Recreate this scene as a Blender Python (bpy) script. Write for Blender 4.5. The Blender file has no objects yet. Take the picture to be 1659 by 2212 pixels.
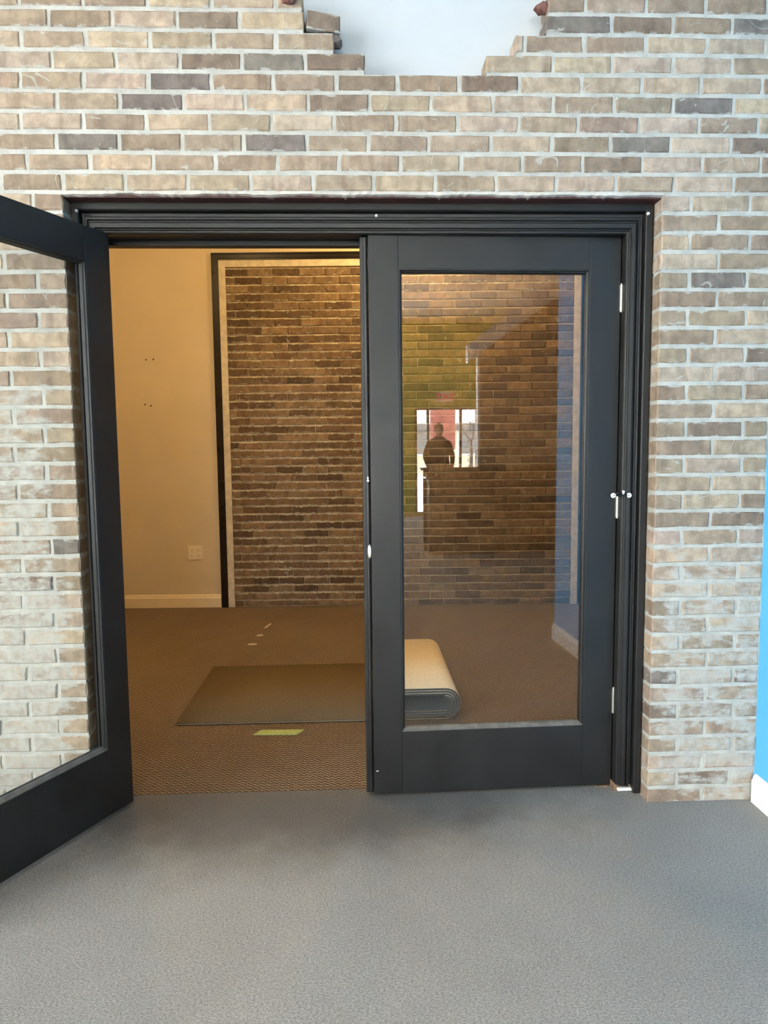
import bpy, bmesh, math, random
from mathutils import Vector, Matrix
random.seed(11)
sc = bpy.context.scene
COL = sc.collection

# ------------------------------------------------------------------ camera
cam_d = bpy.data.cameras.new('camera'); cam = bpy.data.objects.new('camera', cam_d); COL.objects.link(cam)
_r = Vector((0.99926, -0.03707507, -0.01024147)); _u = Vector((0.01352658, 0.08947007, 0.99589765)); _f = Vector((0.03600667, 0.99529922, -0.08990536))
cam.matrix_world = Matrix(((_r.x, _u.x, -_f.x, -0.029), (_r.y, _u.y, -_f.y, -2.39182), (_r.z, _u.z, -_f.z, 1.29467), (0, 0, 0, 1)))
cam_d.sensor_fit = 'VERTICAL'; cam_d.sensor_height = 36.0; cam_d.lens = 36.0 * 1500 / 2212
cam_d.clip_start = 0.02
sc.camera = cam

# ------------------------------------------------------------------ world, exposure
world = bpy.data.worlds.new('overcast_sky'); sc.world = world; world.use_nodes = True
bg = world.node_tree.nodes['Background']; bg.inputs[0].default_value = (0.965, 0.985, 1.0, 1); bg.inputs[1].default_value = 10.0
sc.view_settings.view_transform = 'Standard'; sc.view_settings.look = 'None'
sc.view_settings.gamma = 1.0; sc.view_settings.use_curve_mapping = False
sc.view_settings.exposure = 1.12
cy = sc.cycles; cy.max_bounces = 8; cy.diffuse_bounces = 4; cy.glossy_bounces = 4; cy.transparent_max_bounces = 12; cy.caustics_reflective = False; cy.caustics_refractive = False; cy.adaptive_threshold = .05

def portal(name, x, y, z, w, h, rot):
    d = bpy.data.lights.new(name, 'AREA'); d.shape = 'RECTANGLE'; d.size = w; d.size_y = h
    d.cycles.is_portal = True
    o = bpy.data.objects.new(name, d); COL.objects.link(o); o.location = (x, y, z); o.rotation_euler = rot
    return o
WIN = dict(x0=-1.6, x1=1.25, z0=0.3, z1=3.2)      # display window in the rear wall
portal('daylight_portal', (WIN['x0']+WIN['x1'])/2, -10.72, (WIN['z0']+WIN['z1'])/2, WIN['x1']-WIN['x0'], WIN['z1']-WIN['z0'], (math.radians(90), 0, 0))
portal('daylight_portal', 2.3, -10.72, 1.06, 1.24, 2.06, (math.radians(90), 0, 0))
LWIN = dict(y0=-7.2, y1=-1.9, z0=0.5, z1=3.2)     # side window of the front room, left wall
portal('daylight_portal', -5.02, (LWIN['y0']+LWIN['y1'])/2, (LWIN['z0']+LWIN['z1'])/2, LWIN['z1']-LWIN['z0'], LWIN['y1']-LWIN['y0'], (0, math.radians(-90), 0))

# ------------------------------------------------------------------ helpers
class MB:
    def __init__(s): s.bm = bmesh.new(); s.mi = 0
    def _f(s, vs):
        try: f = s.bm.faces.new(vs); f.material_index = s.mi; return f
        except ValueError: return None
    def box(s, x0, x1, y0, y1, z0, z1, bev=0.0):
        b = bmesh.new()
        v = [b.verts.new(p) for p in ((x0,y0,z0),(x1,y0,z0),(x1,y1,z0),(x0,y1,z0),(x0,y0,z1),(x1,y0,z1),(x1,y1,z1),(x0,y1,z1))]
        for q in ((0,3,2,1),(4,5,6,7),(0,1,5,4),(1,2,6,5),(2,3,7,6),(3,0,4,7)): b.faces.new([v[i] for i in q])
        if bev: bmesh.ops.bevel(b, geom=b.edges[:], offset=bev, segments=2, affect='EDGES', profile=0.6)
        return s.merge(b)
    def merge(s, b, M=None):
        m = {}
        for v in b.verts: m[v] = s.bm.verts.new(M @ v.co if M else v.co)
        for f in b.faces: s._f([m[v] for v in f.verts])
        b.free(); return s
    def prism(s, pts, y0, y1):            # pts: (x,z) counter-clockwise seen from -y
        a = [s.bm.verts.new((x, y0, z)) for x, z in pts]; c = [s.bm.verts.new((x, y1, z)) for x, z in pts]
        s._f(a); s._f(c[::-1]); n = len(pts)
        for i in range(n): s._f([a[(i+1) % n], a[i], c[i], c[(i+1) % n]])
        return s
    def tube(s, p0, p1, r0, r1=None, n=16, cap=True):
        r1 = r0 if r1 is None else r1
        p0, p1 = Vector(p0), Vector(p1); d = (p1-p0).normalized()
        a = d.orthogonal().normalized(); b = d.cross(a)
        A = [s.bm.verts.new(p0 + (a*math.cos(t)+b*math.sin(t))*r0) for t in [2*math.pi*i/n for i in range(n)]]
        B = [s.bm.verts.new(p1 + (a*math.cos(t)+b*math.sin(t))*r1) for t in [2*math.pi*i/n for i in range(n)]]
        for i in range(n): s._f([A[i], A[(i+1) % n], B[(i+1) % n], B[i]])
        if cap: s._f(A[::-1]); s._f(B)
        return s
    def lathe(s, prof, M=None, n=20):     # prof: (r,z)
        rings = []
        for r, z in prof:
            ring = []
            for i in range(n):
                t = 2*math.pi*i/n; p = Vector((r*math.cos(t), r*math.sin(t), z))
                ring.append(s.bm.verts.new(M @ p if M else p))
            rings.append(ring)
        for a, b in zip(rings, rings[1:]):
            for i in range(n): s._f([a[i], a[(i+1) % n], b[(i+1) % n], b[i]])
        s._f(rings[0][::-1]); s._f(rings[-1]); return s
    def ball(s, c, r, sx=1, sy=1, sz=1, n=16):
        b = bmesh.new(); bmesh.ops.create_uvsphere(b, u_segments=n, v_segments=n//2+2, radius=r)
        for v in b.verts: v.co = Vector((v.co.x*sx+c[0], v.co.y*sy+c[1], v.co.z*sz+c[2]))
        return s.merge(b)
    def mesh(s, name, smooth=False):
        bmesh.ops.recalc_face_normals(s.bm, faces=s.bm.faces[:])
        me = bpy.data.meshes.new(name); s.bm.to_mesh(me); s.bm.free()
        if smooth:
            for p in me.polygons: p.use_smooth = True
        return me
    def build(s, name, mats, parent=None, smooth=False, **k):
        return obj(name, s.mesh(name, smooth), mats, parent, **k)

def obj(name, me, mats, parent=None, loc=None, rot=None):
    o = bpy.data.objects.new(name, me); COL.objects.link(o)
    if me is not None and mats is not None and not me.materials:
        for m in (mats if isinstance(mats, (list, tuple)) else [mats]): me.materials.append(m)
    if parent: o.parent = parent
    if loc: o.location = loc
    if rot: o.rotation_euler = rot
    return o
def tag(o, label=None, cat=None, group=None, kind=None):
    if label: o['label'] = label
    if cat: o['category'] = cat
    if group: o['group'] = group
    if kind: o['kind'] = kind
    return o
def empty(name, loc=(0,0,0), rz=0):
    o = bpy.data.objects.new(name, None); COL.objects.link(o); o.location = loc; o.rotation_euler = (0,0,rz); o.empty_display_size = .1
    return o
def S(r, g, b):    # sRGB 0-255 -> linear
    return tuple(((c/255)/12.92 if c/255 <= .04045 else ((c/255+.055)/1.055)**2.4) for c in (r, g, b))

# ------------------------------------------------------------------ materials
class NT:
    def __init__(s, name):
        s.m = bpy.data.materials.new(name); s.m.use_nodes = True; s.t = s.m.node_tree; s.n = s.t.nodes; s.l = s.t.links
        s.b = s.n['Principled BSDF']; s.out = s.n['Material Output']
    def node(s, typ, **k):
        n = s.n.new(typ)
        for a, v in k.items(): setattr(n, a, v)
        return n
    def link(s, a, b): s.l.new(a, b)
    def setin(s, n, i, v):
        if hasattr(v, 'is_linked') or isinstance(v, bpy.types.NodeSocket): s.l.new(v, n.inputs[i])
        else: n.inputs[i].default_value = v
    def math(s, op, a, b=None, c=None, clamp=False):
        n = s.node('ShaderNodeMath', operation=op); n.use_clamp = clamp; s.setin(n, 0, a)
        if b is not None: s.setin(n, 1, b)
        if c is not None: s.setin(n, 2, c)
        return n.outputs[0]
    def vmath(s, op, a, b):
        n = s.node('ShaderNodeVectorMath', operation=op); s.setin(n, 0, a); s.setin(n, 1, b); return n.outputs[0]
    def noise(s, vec, scale, detail=4, rough=.55, dist=0):
        n = s.node('ShaderNodeTexNoise'); s.setin(n, 'Vector', vec); n.inputs['Scale'].default_value = scale
        n.inputs['Detail'].default_value = detail; n.inputs['Roughness'].default_value = rough; n.inputs['Distortion'].default_value = dist
        return n.outputs['Fac']
    def maprange(s, v, a, b, c=0., d=1., smooth=True):
        n = s.node('ShaderNodeMapRange'); n.interpolation_type = 'SMOOTHSTEP' if smooth else 'LINEAR'
        s.setin(n, 0, v); n.inputs[1].default_value = a; n.inputs[2].default_value = b; n.inputs[3].default_value = c; n.inputs[4].default_value = d
        return n.outputs[0]
    def mix(s, f, a, b, typ='MIX'):
        n = s.node('ShaderNodeMix', data_type='RGBA', blend_type=typ)
        s.setin(n, 0, f)
        for i, v in ((6, a), (7, b)):
            if isinstance(v, tuple): n.inputs[i].default_value = (*v[:3], 1)
            else: s.l.new(v, n.inputs[i])
        return n.outputs[2]
    def bump(s, h, strength, dist=.01):
        n = s.node('ShaderNodeBump'); n.inputs['Strength'].default_value = strength; n.inputs['Distance'].default_value = dist
        s.l.new(h, n.inputs['Height']); s.l.new(n.outputs[0], s.b.inputs['Normal']); return n
    def pos(s): return s.node('ShaderNodeNewGeometry').outputs['Position']
    def obco(s): return s.node('ShaderNodeTexCoord').outputs['Object']
    def col(s, v):
        if isinstance(v, tuple): s.b.inputs['Base Color'].default_value = (*v[:3], 1)
        else: s.l.new(v, s.b.inputs['Base Color'])
    def rough(s, v, spec=.5): s.setin(s.b, 'Roughness', v); s.b.inputs['Specular IOR Level'].default_value = spec

def plain(name, c, rough=.5, metal=0, spec=.5, var=.06, scale=30, bump=.0):
    t = NT(name); n = t.noise(t.obco(), scale, 3)
    t.col(t.mix(t.maprange(n, .3, .7), tuple(x*(1-var) for x in c), tuple(min(1, x*(1+var)) for x in c)))
    t.rough(rough, spec); t.b.inputs['Metallic'].default_value = metal
    if bump: t.bump(n, bump, .002)
    return t.m

MORTAR = S(188, 186, 178)
def brick_mat(name, from_attr=False, smear=True, mort=MORTAR):
    t = NT(name); P = t.pos()
    if from_attr:
        a = t.node('ShaderNodeAttribute'); a.attribute_name = 'bcol'; base = a.outputs['Color']
    else:
        base = t.node('ShaderNodeObjectInfo').outputs['Color']
    sep = t.node('ShaderNodeSeparateColor'); t.link(base, sep.inputs[0])
    off = t.math('MULTIPLY', sep.outputs[0], 913.0)
    cx = t.node('ShaderNodeCombineXYZ'); t.link(off, cx.inputs[0]); t.link(off, cx.inputs[1]); t.link(off, cx.inputs[2])
    Q = t.vmath('ADD', P, cx.outputs[0])
    # mottled body and vertical flame bands
    m1 = t.noise(Q, 22, 5, .6)
    c = t.mix(t.maprange(m1, .3, .72), t.mix(1., base, (.78, .77, .78), 'MULTIPLY'), t.mix(1., base, (1.2, 1.2, 1.2), 'MULTIPLY'))
    bx = t.noise(t.vmath('MULTIPLY', Q, (1, 1, .12)), 26, 2, .5)
    c = t.mix(t.maprange(bx, .52, .70, 0, .55), c, t.mix(1., c, (.66, .62, .62), 'MULTIPLY'))
    pk = t.noise(t.vmath('MULTIPLY', Q, (1, 1, .25)), 17, 2, .5)
    c = t.mix(t.maprange(pk, .56, .75, 0, .5), c, t.mix(1., c, (1.35, 1.25, 1.2), 'MULTIPLY'))
    # pale curved scratches
    iso = t.math('ABSOLUTE', t.math('SUBTRACT', t.noise(t.vmath('ADD', Q, (7, 3, 1)), 8, 0, .4), .5))
    gate = t.maprange(t.noise(t.vmath('ADD', Q, (2, 9, 5)), 19, 1), .56, .62)
    scr = t.math('MULTIPLY', t.maprange(iso, .002, .008, 1, 0), gate)
    c = t.mix(t.math('MULTIPLY', scr, .6), c, tuple(x*1.05 for x in mort))
    sp = t.maprange(t.noise(Q, 120, 2, .5), .72, .78)
    c = t.mix(t.math('MULTIPLY', sp, .5), c, tuple(x*1.1 for x in mort))
    if not from_attr:   # thin mortar smears along the brick's own edges
        so = t.node('ShaderNodeSeparateXYZ'); t.link(t.obco(), so.inputs[0])
        ez = t.maprange(t.math('ABSOLUTE', so.outputs[2]), .012, .027, 0, .30, False)
        en_ = t.noise(t.vmath('MULTIPLY', Q, (1, 1, 1.6)), 24, 5, .65)
        c = t.mix(t.maprange(t.math('ADD', en_, ez), .70, .84, 0, .8), c, tuple(x*1.02 for x in mort))
    if smear:   # mortar wash left on the lower bricks beside the doors
        s3 = t.node('ShaderNodeSeparateXYZ'); t.link(P, s3.inputs[0])
        zl = t.math('ADD', t.maprange(s3.outputs[2], 1.75, 1.35, 0, 1.0), t.maprange(s3.outputs[2], .95, .6, 0, .4)); xl = t.maprange(s3.outputs[0], -1.0, -1.14, .45, 1.15)
        lft = t.math('MULTIPLY', zl, t.math('MULTIPLY', xl, t.maprange(s3.outputs[0], -.9, -.98)))
        zr = t.maprange(s3.outputs[2], 1.2, .75, .25, 1)
        rgt = t.math('MULTIPLY', t.math('MULTIPLY', zr, t.maprange(s3.outputs[2], 2.15, 1.3, 0, 1)), t.maprange(s3.outputs[0], .95, 1.10, 0, 1.08))
        bias = t.math('ADD', lft, rgt)
        nz = t.noise(t.vmath('MULTIPLY', t.vmath('ADD', P, (3.1, 0, 1.7)), (1, 1, 2.3)), 8.5, 6, .62)
        mk = t.maprange(t.math('ADD', nz, t.math('MULTIPLY', t.math('SUBTRACT', bias, 1.0), .30)), .44, .57, 0, 1)
        wash = t.math('MULTIPLY', mk, t.maprange(t.noise(P, 35, 4), .32, .68, .38, 1.0))
        c = t.mix(wash, c, t.mix(t.noise(P, 14, 3), tuple(x*.85 for x in mort), tuple(min(.9, x*1.08) for x in mort)))
    t.col(c); t.rough(.85, .25)
    h = t.math('ADD', t.noise(Q, 70, 5, .65), t.math('MULTIPLY', m1, 1.2))
    t.bump(h, .55, .004)
    return t.m
def mortar_mat(name, c):
    t = NT(name); P = t.pos(); n = t.noise(P, 16, 5, .6); f = t.noise(P, 160, 4, .6)
    k = t.mix(t.maprange(n, .3, .7), tuple(x*.84 for x in c), tuple(min(1, x*1.12) for x in c))
    t.col(t.mix(t.maprange(f, .62, .8, 0, .35), k, tuple(x*.5 for x in c))); t.rough(.9, .2)
    t.bump(t.math('ADD', f, t.math('MULTIPLY', n, 2.)), .6, .004); return t.m
M = {}
M['brick'] = brick_mat('tan_brick'); M['brick_joined'] = brick_mat('tan_brick_joined', True)
M['far_brick'] = brick_mat('brown_brick', smear=False); M['far_brick_joined'] = brick_mat('brown_brick_joined', True, False)
M['mortar'] = mortar_mat('pale_mortar', MORTAR); M['far_mortar'] = mortar_mat('sand_mortar', S(200, 182, 152))
def wall_paint(name, c, bump=.12, var=.03):
    t = NT(name); P = t.pos(); n = t.noise(P, 2.2, 4); f = t.noise(P, 190, 3)
    t.col(t.mix(t.maprange(n, .3, .7), tuple(x*(1-var) for x in c), tuple(min(1, x*(1+var)) for x in c))); t.rough(.62, .3); t.bump(f, bump, .002); return t.m
M['white_wall'] = wall_paint('white_wall_paint', S(198, 201, 203))
M['tan_wall'] = wall_paint('tan_wall_paint', S(205, 190, 166), .25)
M['blue_wall'] = wall_paint('sky_blue_wall_paint', S(96, 182, 238))
M['green_wall'] = wall_paint('olive_yellow_wall_paint', S(206, 206, 100))
M['brown_wall'] = wall_paint('brown_wall_paint', S(168, 146, 128))
M['grey_wall'] = wall_paint('off_white_wall_paint', S(214, 212, 204))
M['baseboard'] = plain('white_gloss_trim', S(238, 240, 240), .35, var=.02)
M['cream'] = plain('cream_plastic', S(226, 214, 190), .45, var=.02)
M['far_base'] = plain('cream_trim_paint', S(224, 208, 180), .4, var=.02)
M['far_white'] = plain('weathered_white_trim', S(196, 186, 168), .6, var=.14, scale=22)
def black_paint(name, c=(.0125, .0122, .0120), rough=.43):
    t = NT(name); P = t.obco(); n = t.noise(t.vmath('MULTIPLY', P, (1, 1, 1)), 5, 4)
    g = t.noise(t.vmath('MULTIPLY', P, (6, 60, 60)), 4, 3)
    t.col(t.mix(t.maprange(n, .3, .7), tuple(x*.85 for x in c), tuple(x*1.2 for x in c)))
    t.rough(t.maprange(n, .2, .8, rough-.06, rough+.08), .5); t.bump(g, .025, .001)
    return t.m
M['black'] = black_paint('black_door_paint'); M['dark_trim'] = black_paint('dark_brown_trim', (.012, .009, .007), .3); M['dark_trim'].node_tree.nodes['Principled BSDF'].inputs['Specular IOR Level'].default_value = .22
M['lintel'] = plain('rust_red_steel', S(74, 42, 38), .6, var=.25)
M['caulk'] = mortar_mat('caulk_bead', S(206, 198, 188))
M['steel'] = plain('satin_steel', S(225, 222, 212), .32, .9, var=.05)
M['bronze'] = plain('dark_metal', S(48, 46, 46), .4, .7)
M['rubber'] = plain('white_rubber', S(240, 240, 236), .5, var=.02)
M['bead_sheen'] = plain('sheen_grey_bead', S(104, 102, 98), .5, var=.2)  # light caught on the lower beads, painted in as a paler grey
M['bare_wood'] = plain('bare_pine', S(120, 96, 76), .8, var=.4, scale=90)
M['tape'] = plain('pale_green_tape', S(166, 182, 112), .6, var=.05)
M['hole'] = plain('dark_hole', S(40, 30, 22), .9)
M['scrap'] = plain('pale_scrap', S(190, 176, 150), .8)
# glass: thin pane, Fresnel reflection over straight transmission
def glass_mat():
    t = NT('clear_glass'); t.n.remove(t.b)
    tr = t.node('ShaderNodeBsdfTransparent'); tr.inputs[0].default_value = (.975, .985, .98, 1)
    gl = t.node('ShaderNodeBsdfGlossy'); gl.inputs['Roughness'].default_value = 0.0; gl.inputs[0].default_value = (1, 1, 1, 1)
    bp = t.node('ShaderNodeBump'); bp.inputs['Strength'].default_value = .012; bp.inputs['Distance'].default_value = .01
    t.link(t.noise(t.obco(), 2.2, 1), bp.inputs['Height']); t.link(bp.outputs[0], gl.inputs['Normal'])
    lw = t.node('ShaderNodeLayerWeight'); lw.inputs['Blend'].default_value = .5
    fr = t.math('MULTIPLY_ADD', t.math('POWER', lw.outputs['Facing'], 5.0), .952, .048)
    mx = t.node('ShaderNodeMixShader'); t.link(fr, mx.inputs[0]); t.link(tr.outputs[0], mx.inputs[1]); t.link(gl.outputs[0], mx.inputs[2])
    t.link(mx.outputs[0], t.out.inputs['Surface']); return t.m
M['glass'] = glass_mat()
def carpet_grey():
    t = NT('grey_carpet'); P = t.pos(); a = t.noise(t.vmath('MULTIPLY', P, (1, 1.5, 1)), 145, 3, .75); b = t.noise(P, 1.6, 4); c = t.noise(t.vmath('MULTIPLY', P, (2.2, 1, 1)), 380, 2, .6)
    k = t.mix(t.maprange(a, .3, .7), S(104, 102, 98), S(188, 184, 178))
    k = t.mix(t.maprange(c, .35, .65, 0, .5), k, S(226, 221, 214))
    k = t.mix(t.maprange(b, .3, .7, 0, .22), k, S(122, 119, 116)); 
    # brownish darker patch around the doorway, fading outwards with noisy edges
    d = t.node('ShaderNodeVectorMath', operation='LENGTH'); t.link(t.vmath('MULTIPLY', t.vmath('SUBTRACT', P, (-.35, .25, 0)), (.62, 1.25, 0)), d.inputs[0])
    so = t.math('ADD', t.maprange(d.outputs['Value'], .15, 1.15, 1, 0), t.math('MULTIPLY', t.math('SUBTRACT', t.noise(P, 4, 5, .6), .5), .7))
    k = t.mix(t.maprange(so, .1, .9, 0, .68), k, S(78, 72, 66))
    t.col(k); t.rough(.95, .1); t.bump(t.math('ADD', a, c), .8, .006); return t.m
def carpet_brown():
    t = NT('brown_loop_carpet'); P = t.pos(); s = t.node('ShaderNodeSeparateXYZ'); t.link(P, s.inputs[0])
    # zig-zag loops: rows along x, folded every 2 cm
    jit = t.math('MULTIPLY', t.math('SUBTRACT', t.noise(P, 26, 3), .5), .012)
    zz = t.math('PINGPONG', s.outputs[0], .0125)
    ph = t.math('ADD', t.math('ADD', s.outputs[1], t.math('MULTIPLY', zz, 1.05)), jit)
    row = t.math('SINE', t.math('MULTIPLY', ph, 2*math.pi/.0205))
    row = t.maprange(row, -1, 1)
    a = t.noise(P, 150, 3, .7); b = t.noise(P, 1.3, 4)
    k = t.mix(row, S(78, 66, 54), S(164, 144, 122))
    k = t.mix(t.maprange(a, .3, .7, 0, .4), k, S(112, 94, 78))
    k = t.mix(t.maprange(b, .35, .7, 0, .3), k, S(104, 86, 68))
    t.col(k); t.rough(.95, .1); t.bump(t.math('ADD', row, t.math('MULTIPLY', a, .8)), .9, .006); return t.m
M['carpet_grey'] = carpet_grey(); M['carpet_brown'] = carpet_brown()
def pile(name, c0, c1, sc_=190):
    t = NT(name); P = t.obco(); a = t.noise(P, sc_, 3, .7)
    t.col(t.mix(t.maprange(a, .3, .7), c0, c1)); t.rough(.95, .1); t.bump(a, .6, .003); return t.m
M['pile'] = pile('taupe_carpet_pile', S(98, 85, 68), S(116, 102, 82)); M['pile_grey'] = pile('grey_carpet_pile', S(62, 64, 66), S(100, 102, 103))
M['backing'] = pile('beige_carpet_backing', S(214, 196, 166), S(234, 218, 190), 90)
def emis(name, c, s):
    t = NT(name); t.b.inputs['Base Color'].default_value = (*c, 1); t.b.inputs['Emission Color'].default_value = (*c, 1); t.b.inputs['Emission Strength'].default_value = s; return t.m
M['lamp'] = emis('warm_lamp_glass', (1.0, .66, .26), 150.0)
M['exit_red'] = emis('red_sign_letters', S(235, 40, 30), 1.2)

# ------------------------------------------------------------------ bricks
BR_CACHE = {}
def brick_mesh(L, H, D, var, mat):
    key = (round(L, 3), round(H, 3), round(D, 3), var, mat.name)
    if key in BR_CACHE: return BR_CACHE[key]
    rnd = random.Random(hash((key[0], var)) & 0xffff); j = lambda a: rnd.uniform(-a, a)
    mb = MB(); add_brick(mb, L, H, D, j); me = mb.mesh('brick'); me.materials.append(mat); BR_CACHE[key] = me; return me
def add_brick(mb, L, H, D, j, M_=None):
    hx, hz = L/2, H/2
    out = [(-hx, -hz), (0, -hz), (hx, -hz), (hx, 0), (hx, hz), (0, hz), (-hx, hz), (-hx, 0)]
    out = [(x+j(.0022), z+j(.0020)) for x, z in out]
    tr = (lambda p: M_ @ Vector(p)) if M_ else Vector
    mid = [mb.bm.verts.new(tr((x, .0035, z))) for x, z in out]
    fr = []
    for i, (x, z) in enumerate(out):
        k = .0032+abs(j(.0016)); sx = -1 if x > .01 else (1 if x < -.01 else 0); sz = -1 if z > .01 else (1 if z < -.01 else 0)
        fr.append(mb.bm.verts.new(tr((x+sx*k, j(.0006), z+sz*k))))
    ctr = mb.bm.verts.new(tr((j(.02), -.0006+j(.0006), j(.006))))
    bk = [mb.bm.verts.new(tr((x, D, z))) for x, z in ((-hx, -hz), (hx, -hz), (hx, hz), (-hx, hz))]
    fs = []
    for i in range(8):
        fs.append(mb._f([fr[i], fr[(i+1) % 8], ctr])); fs.append(mb._f([mid[i], mid[(i+1) % 8], fr[(i+1) % 8], fr[i]]))
    for a, (i0, i1, i2) in zip(range(4), ((0, 1, 2), (2, 3, 4), (4, 5, 6), (6, 7, 0))):
        b0, b1 = bk[a], bk[(a+1) % 4]; fs.append(mb._f([mid[i1], mid[i0], b0, b1, mid[i2]]))
    fs.append(mb._f(bk[::-1])); return fs
LIGHT = [S(173, 155, 134), S(167, 149, 128), S(178, 159, 136), S(171, 153, 136), S(163, 145, 124), S(180, 162, 143)]
MIDB = [S(155, 137, 117), S(149, 131, 112), S(157, 140, 121), S(152, 133, 116)]
DARK = [S(133, 117, 102), S(126, 110, 96)]; GREY = [S(121, 112, 104), S(126, 117, 108)]
def jit(c, a=.05): k = 1+random.uniform(-a, a); return tuple(x*k*(1+random.uniform(-.02, .02)) for x in c)
def pick():
    r = random.random()
    return jit(random.choice(LIGHT if r < .56 else MIDB if r < .90 else DARK if r < .97 else GREY))

CS, CZ0, MOD = .06325, .05645, .2032
BH, JT = .0508, .0118
def zc(k): return CZ0 + CS*k
OPEN = (-.985, 1.008); LZ = zc(33)
wall_front = MB()
XL, XR, TOP = -5.0, 1.405, 3.7
MY = .0042
KT = int((TOP-CZ0)/CS)
# stepped niche in the upper brickwork: course -> (left end, right start)
NICHE = {39: (.010, .408), 40: (-.090, .505), 41: (-.186, .607), 42: (-.190, .612), 43: (-.29, .71), 44: (-.29, .71), 45: (-.39, .81), 46: (-.39, .81)}
for k in range(47, KT+1): NICHE[k] = (-.49, .91) if k < 54 else None
def seg(k):
    if k < 33: return [(XL, OPEN[0]), (OPEN[1], XR)]
    n = NICHE.get(k)
    return [(XL, n[0]), (n[1], XR)] if n else [(XL, XR)]
k = -1
while k <= KT:      # one mortar bed per run of alike courses
    k2 = k
    while k2+1 <= KT and seg(k2+1) == seg(k): k2 += 1
    z0 = zc(k)-.005 if k > -1 else -.02; z1 = zc(k2+1)-.005 if k2 < KT else TOP
    if k == 33: z0 = LZ - .004
    if k2 == 32: z1 = LZ - .004
    for a, b in seg(k): wall_front.box(a+(.003 if a > XL else 0), b-(.003 if b < XR else 0), MY, .095, z0, z1)
    k = k2+1
wf = wall_front.build('wall_front', M['mortar'])
tag(wf, 'tan brick wall with pale mortar around the black double doors', kind='structure')
OFF = {33: -.9805, 34: -1.0937, 35: -.997, 36: -1.108, 37: -.991, 38: -1.101, 39: -.996, 40: -1.091, 41: -1.0024, 42: -.888-MOD}
SPECIAL = [(-.493, 2.688, DARK[0]), (-.596, 2.496, GREY[0]), (-.288, 2.561, GREY[1]), (-.687, 2.433, GREY[0]), (.005, 2.501, DARK[0]), (.207, 2.502, MIDB[1]), (.406, 2.504, DARK[1]), (.707, 2.683, GREY[0]), (.915, 2.683, DARK[0]), (1.121, 2.437, GREY[1]), (.916, 2.305, GREY[1]), (-.5, 2.435, LIGHT[5]), (-.45, 2.18, LIGHT[2]), (.1, 2.18, LIGHT[2]), (.5, 2.18, LIGHT[0])]
stuff = MB(); cl = stuff.bm.loops.layers.float_color.new('bcol')
nfront = 0
def place_brick(x0, x1, k, forced=None):
    global nfront
    L = x1-x0; zcn = zc(k)+CS/2; xc = (x0+x1)/2
    if L < .018: return
    col = forced or pick()
    for sx, sz, c in SPECIAL:
        if abs(sx-xc) < L/2 and abs(sz-zcn) < CS/2: col = jit(c, .02)
    H = BH
    yo = random.uniform(-.0012, .0018); rz = random.uniform(-.003, .003)
    seen = (xc > -1.36 and zcn < 2.83)
    if seen:
        o = obj('brick', brick_mesh(L, H, .088, random.randrange(7), M['brick']), None, wf, (xc, yo, zcn), (random.uniform(-.006, .006), random.uniform(-.005, .005), rz))
        o.color = (*col, 1); nfront += 1
    else:
        for f in add_brick(stuff, L, H, .088, lambda a: random.uniform(-a, a), Matrix.Translation((xc, yo, zcn))):
            if f:
                for lp in f.loops: lp[cl] = (*col, 1)
for k in range(-1, KT):
    for a, b in seg(k):
        if k < 33 and a > 0: j0 = (1.1107 if k % 2 == 0 else 1.209)
        elif k < 33: j0 = (-1.081 if k % 2 == 0 else -1.183)
        else: j0 = OFF.get(k, -.99 if k % 2 else -1.09)
        cuts = []; n = int(math.floor((a-j0)/MOD))-1; x = j0+n*MOD
        while x < b+MOD:
            if a+.02 < x < b-.02: cuts.append(x + (random.uniform(-.003, .003)))
            x += MOD
        pts = [a-JT/2+.001] + cuts + [b+JT/2-.001]
        if b == XR: pts[-1] = b+.002
        for p, q in zip(pts, pts[1:]):
            if k == 41 and q < .2 and q > -.25 and b < .2: pass
            place_brick(p+JT/2, q-JT/2, k)
st = stuff.build('brickwork', M['brick_joined'], wf); st['kind'] = 'stuff'
# the loose tilted brick and the broken red stubs at the niche
o = obj('brick', brick_mesh(.108, .0535, .075, 3, M['brick']), None, wf, (-.122, .004, 2.682), (0, math.radians(3), math.radians(9))); o.color = (*DARK[0], 1); o['label'] = 'loose brick tilted at the niche edge'
RED = S(126, 88, 80)
mb = MB(); b_ = bmesh.new(); bmesh.ops.create_icosphere(b_, subdivisions=2, radius=.024)
for v in b_.verts: v.co = Vector((v.co.x*1.1, v.co.y*1.2, v.co.z*.8))*random.uniform(.8, 1.15)
mb.merge(b_); me = mb.mesh('broken_brick'); me.materials.append(M['brick'])
for x, y, z, rz in ((-.232, -.012, 2.742, .3), (.604, .03, 2.745, 1.3), (-.088, .03, 2.632, 2.1)):
    o = obj('broken_brick', me, None, wf, (x, y, z), (0, 0, rz)); o.color = (*(RED if z > 2.7 else GREY[0]), 1)
# mortar squeezed out under the lintel course and the red lintel steel
cb = MB(); N = 140; prev = None
for i in range(N+1):
    x = OPEN[0]-.004+(OPEN[1]-OPEN[0]+.008)*i/N; h = .010+.0025*math.sin(i*.31)+random.uniform(-.0025, .0025); y = -.003+random.uniform(-.002, .002)
    r = [cb.bm.verts.new(p) for p in ((x, y, LZ+.003), (x, y+.002, LZ-h*.6), (x, .02, LZ-h), (x, .06, LZ-.006))]
    if prev:
        for a in range(3): cb._f([prev[a], r[a], r[a+1], prev[a+1]])
    prev = r
cb.build('mortar_bead', M['caulk'], wf)
MB().box(OPEN[0]-.02, OPEN[1]+.02, .012, .094, LZ-.0135, LZ-.005, .001).build('lintel', M['lintel'], wf)

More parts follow.
